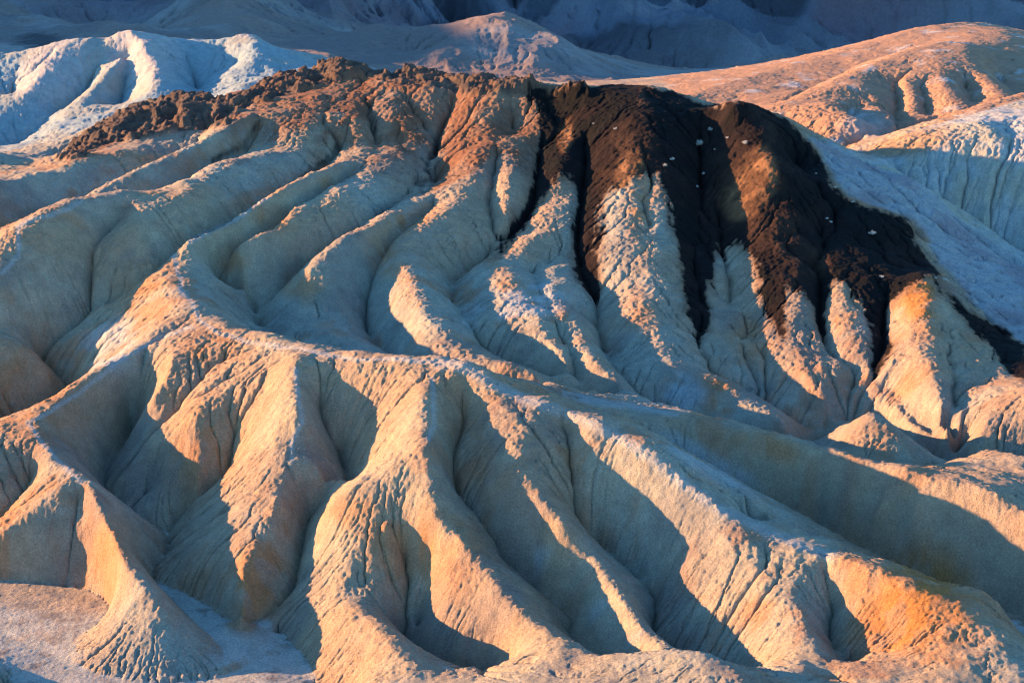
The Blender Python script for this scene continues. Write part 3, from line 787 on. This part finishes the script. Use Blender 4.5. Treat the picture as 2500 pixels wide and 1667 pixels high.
def shrub(u, v, w, label, seed):
    p = surface_at(u, v)
    if p is None: return
    rg = random.Random(seed)
    root = bpy.data.objects.new("desert_shrub", None); sc.collection.objects.link(root)
    root.location = p - Vector((0, 0, 0.05)); root.empty_display_size = 0.3
    root["label"] = label; root["category"] = "shrub"; root["group"] = "pale desert shrubs on the slopes"
    sv, sf, lv, lf = [], [], [], []
    for k in range(26):
        a = rg.uniform(0, 6.283); el = rg.uniform(0.25, 1.4); L = w * rg.uniform(0.35, 0.62)
        d = Vector((math.cos(a) * math.cos(el), math.sin(a) * math.cos(el), math.sin(el) * 0.85))
        tip = d * L; side = d.cross(Vector((0, 0, 1))).normalized() * 0.02 * w
        up = Vector((0, 0, 0.02 * w)); n0 = len(sv)
        sv += [(-side)[:], side[:], up[:], (tip)[:]]
        sf += [(n0, n0 + 1, n0 + 3), (n0 + 1, n0 + 2, n0 + 3), (n0 + 2, n0, n0 + 3)]
        for j in range(34):
            c = d * (L * rg.uniform(0.45, 1.05)) + Vector([rg.gauss(0, 0.07 * w) for _ in range(3)])
            if c.z < 0: c.z = abs(c.z)
            e1 = Vector([rg.gauss(0, 1) for _ in range(3)]).normalized() * 0.045 * w
            e2 = Vector([rg.gauss(0, 1) for _ in range(3)]).normalized() * 0.03 * w
            n0 = len(lv); lv += [(c - e1)[:], (c + e2)[:], (c + e1)[:]]; lf.append((n0, n0 + 1, n0 + 2))
    for nm, vv, ff, mt in (("stem", sv, sf, M_STEM), ("foliage", lv, lf, M_LEAF)):
        me = bpy.data.meshes.new(nm); me.from_pydata(vv, [], ff); me.materials.append(mt)
        o = bpy.data.objects.new(nm, me); sc.collection.objects.link(o); o.parent = root

SHRUBS = [
    (1607, 334, 2.7, "largest pale shrub, high on the black slope below the crest"),
    (1547, 366, 1.5, "upper of two small pale shrubs left of the largest one on the black slope"),
    (1530, 381, 1.4, "lower of two small pale shrubs left of the largest one on the black slope"),
    (1633, 297, 1.6, "wispy pale shrub just below the crest, above the largest shrub"),
    (1669, 317, 1.0, "tiny pale shrub to the upper right of the largest shrub"),
    (1711, 330, 1.7, "round pale shrub just left of the sunlit brown peak on the black slope"),
    (1641, 343, 0.7, "speck of a shrub close beside the right of the largest shrub"),
    (1614, 400, 1.2, "dull grey shrub in the black gully straight below the largest shrub"),
    (1603, 428, 1.0, "low pale shrub in the black gully, under the dull grey one"),
    (1414, 295, 1.2, "lone pale shrub in the dark hollow left of the black hill's main spur"),
    (1364, 283, 0.7, "tiny pale shrub at the far left of the dark hollow"),
    (1875, 397, 0.8, "tiny shrub on the black right shoulder of the hill"),
    (1920, 431, 0.9, "small shrub where black rock meets the grey ash slope"),
    (1961, 462, 1.0, "small shrub on the grey ash slope beside the black rock"),
    (1900, 501, 0.9, "upper of two small shrubs low on the black right flank"),
    (1909, 510, 0.9, "lower of two small shrubs low on the black right flank"),
    (2003, 536, 1.7, "bright pale shrub on the small black knoll at the right"),
    (2027, 635, 1.2, "pale shrub at the head of the dark gully left of the orange peak"),
    (2173, 642, 1.2, "pale shrub on the dark slope just right of the orange peak"),
    (2150, 638, 0.8, "tiny shrub directly behind the tip of the orange peak"),
    (397, 1557, 0.9, "low pale bush on the silt floor at the bottom edge"),
]
for i, (u, v, w, lb) in enumerate(SHRUBS):
    shrub(u, v, w, lb, 100 + i)

sm = np.degrees(np.arctan(slope)); open("/tmp/stats.txt","w").write(str([float(np.percentile(sm[(Yg[:RN]>210)&(Yg[:RN]<420)], p)) for p in (10,25,50,75,90,98)]))
# unseen range added off-frame to the west to shade the far country
tt2 = np.linspace(-1.25, -0.505, 260); ly2 = np.linspace(math.log(840), math.log(4600), 320)
Y2 = np.repeat(np.exp(ly2)[:, None], 260, 1); X2 = tt2[None] * Y2
hh = np.interp(Y2, [840, 900, 1000, 1250, 1400, 1700, 2500, 4600], [-30, 70, 136, 172, 290, 480, 700, 1000])
prof = np.exp(-((tt2[None] + 0.72) / 0.17) ** 2)
Z2 = -30 + (hh + 30) * prof + 0.12 * hh * prof * 4 * fbm(X2, Y2, 260, 5, 801)
def grid_obj(name, label, X, Y, ZZ, rgb):
    R, C = X.shape
    me = bpy.data.meshes.new(name)
    co = np.stack([X, Y, ZZ], -1).reshape(-1, 3).astype(np.float32)
    idx = np.arange(R * C).reshape(R, C)
    q = np.stack([idx[:-1, :-1], idx[:-1, 1:], idx[1:, 1:], idx[1:, :-1]], -1).reshape(-1, 4).astype(np.int32)
    me.vertices.add(len(co)); me.vertices.foreach_set("co", co.ravel())
    me.loops.add(q.size); me.loops.foreach_set("vertex_index", q.ravel())
    me.polygons.add(len(q)); me.polygons.foreach_set("loop_start", np.arange(0, q.size, 4, dtype=np.int32))
    me.update(calc_edges=True); me.polygons.foreach_set("use_smooth", np.ones(len(q), bool))
    a = me.attributes.new("tint", 'FLOAT_COLOR', 'POINT')
    a.data.foreach_set("color", np.tile(np.array([*rgb, 1], np.float32), R * C))
    me.materials.append(MAT)
    o = bpy.data.objects.new(name, me); sc.collection.objects.link(o); o["kind"] = "structure"; o["label"] = label
grid_obj("shade_range", "unseen dark range added beyond the left edge to shade the far mountains", X2, Y2, Z2, (0.10, 0.085, 0.08))
print("GRID", FR, FC, "z range", Z.min(), Z.max())
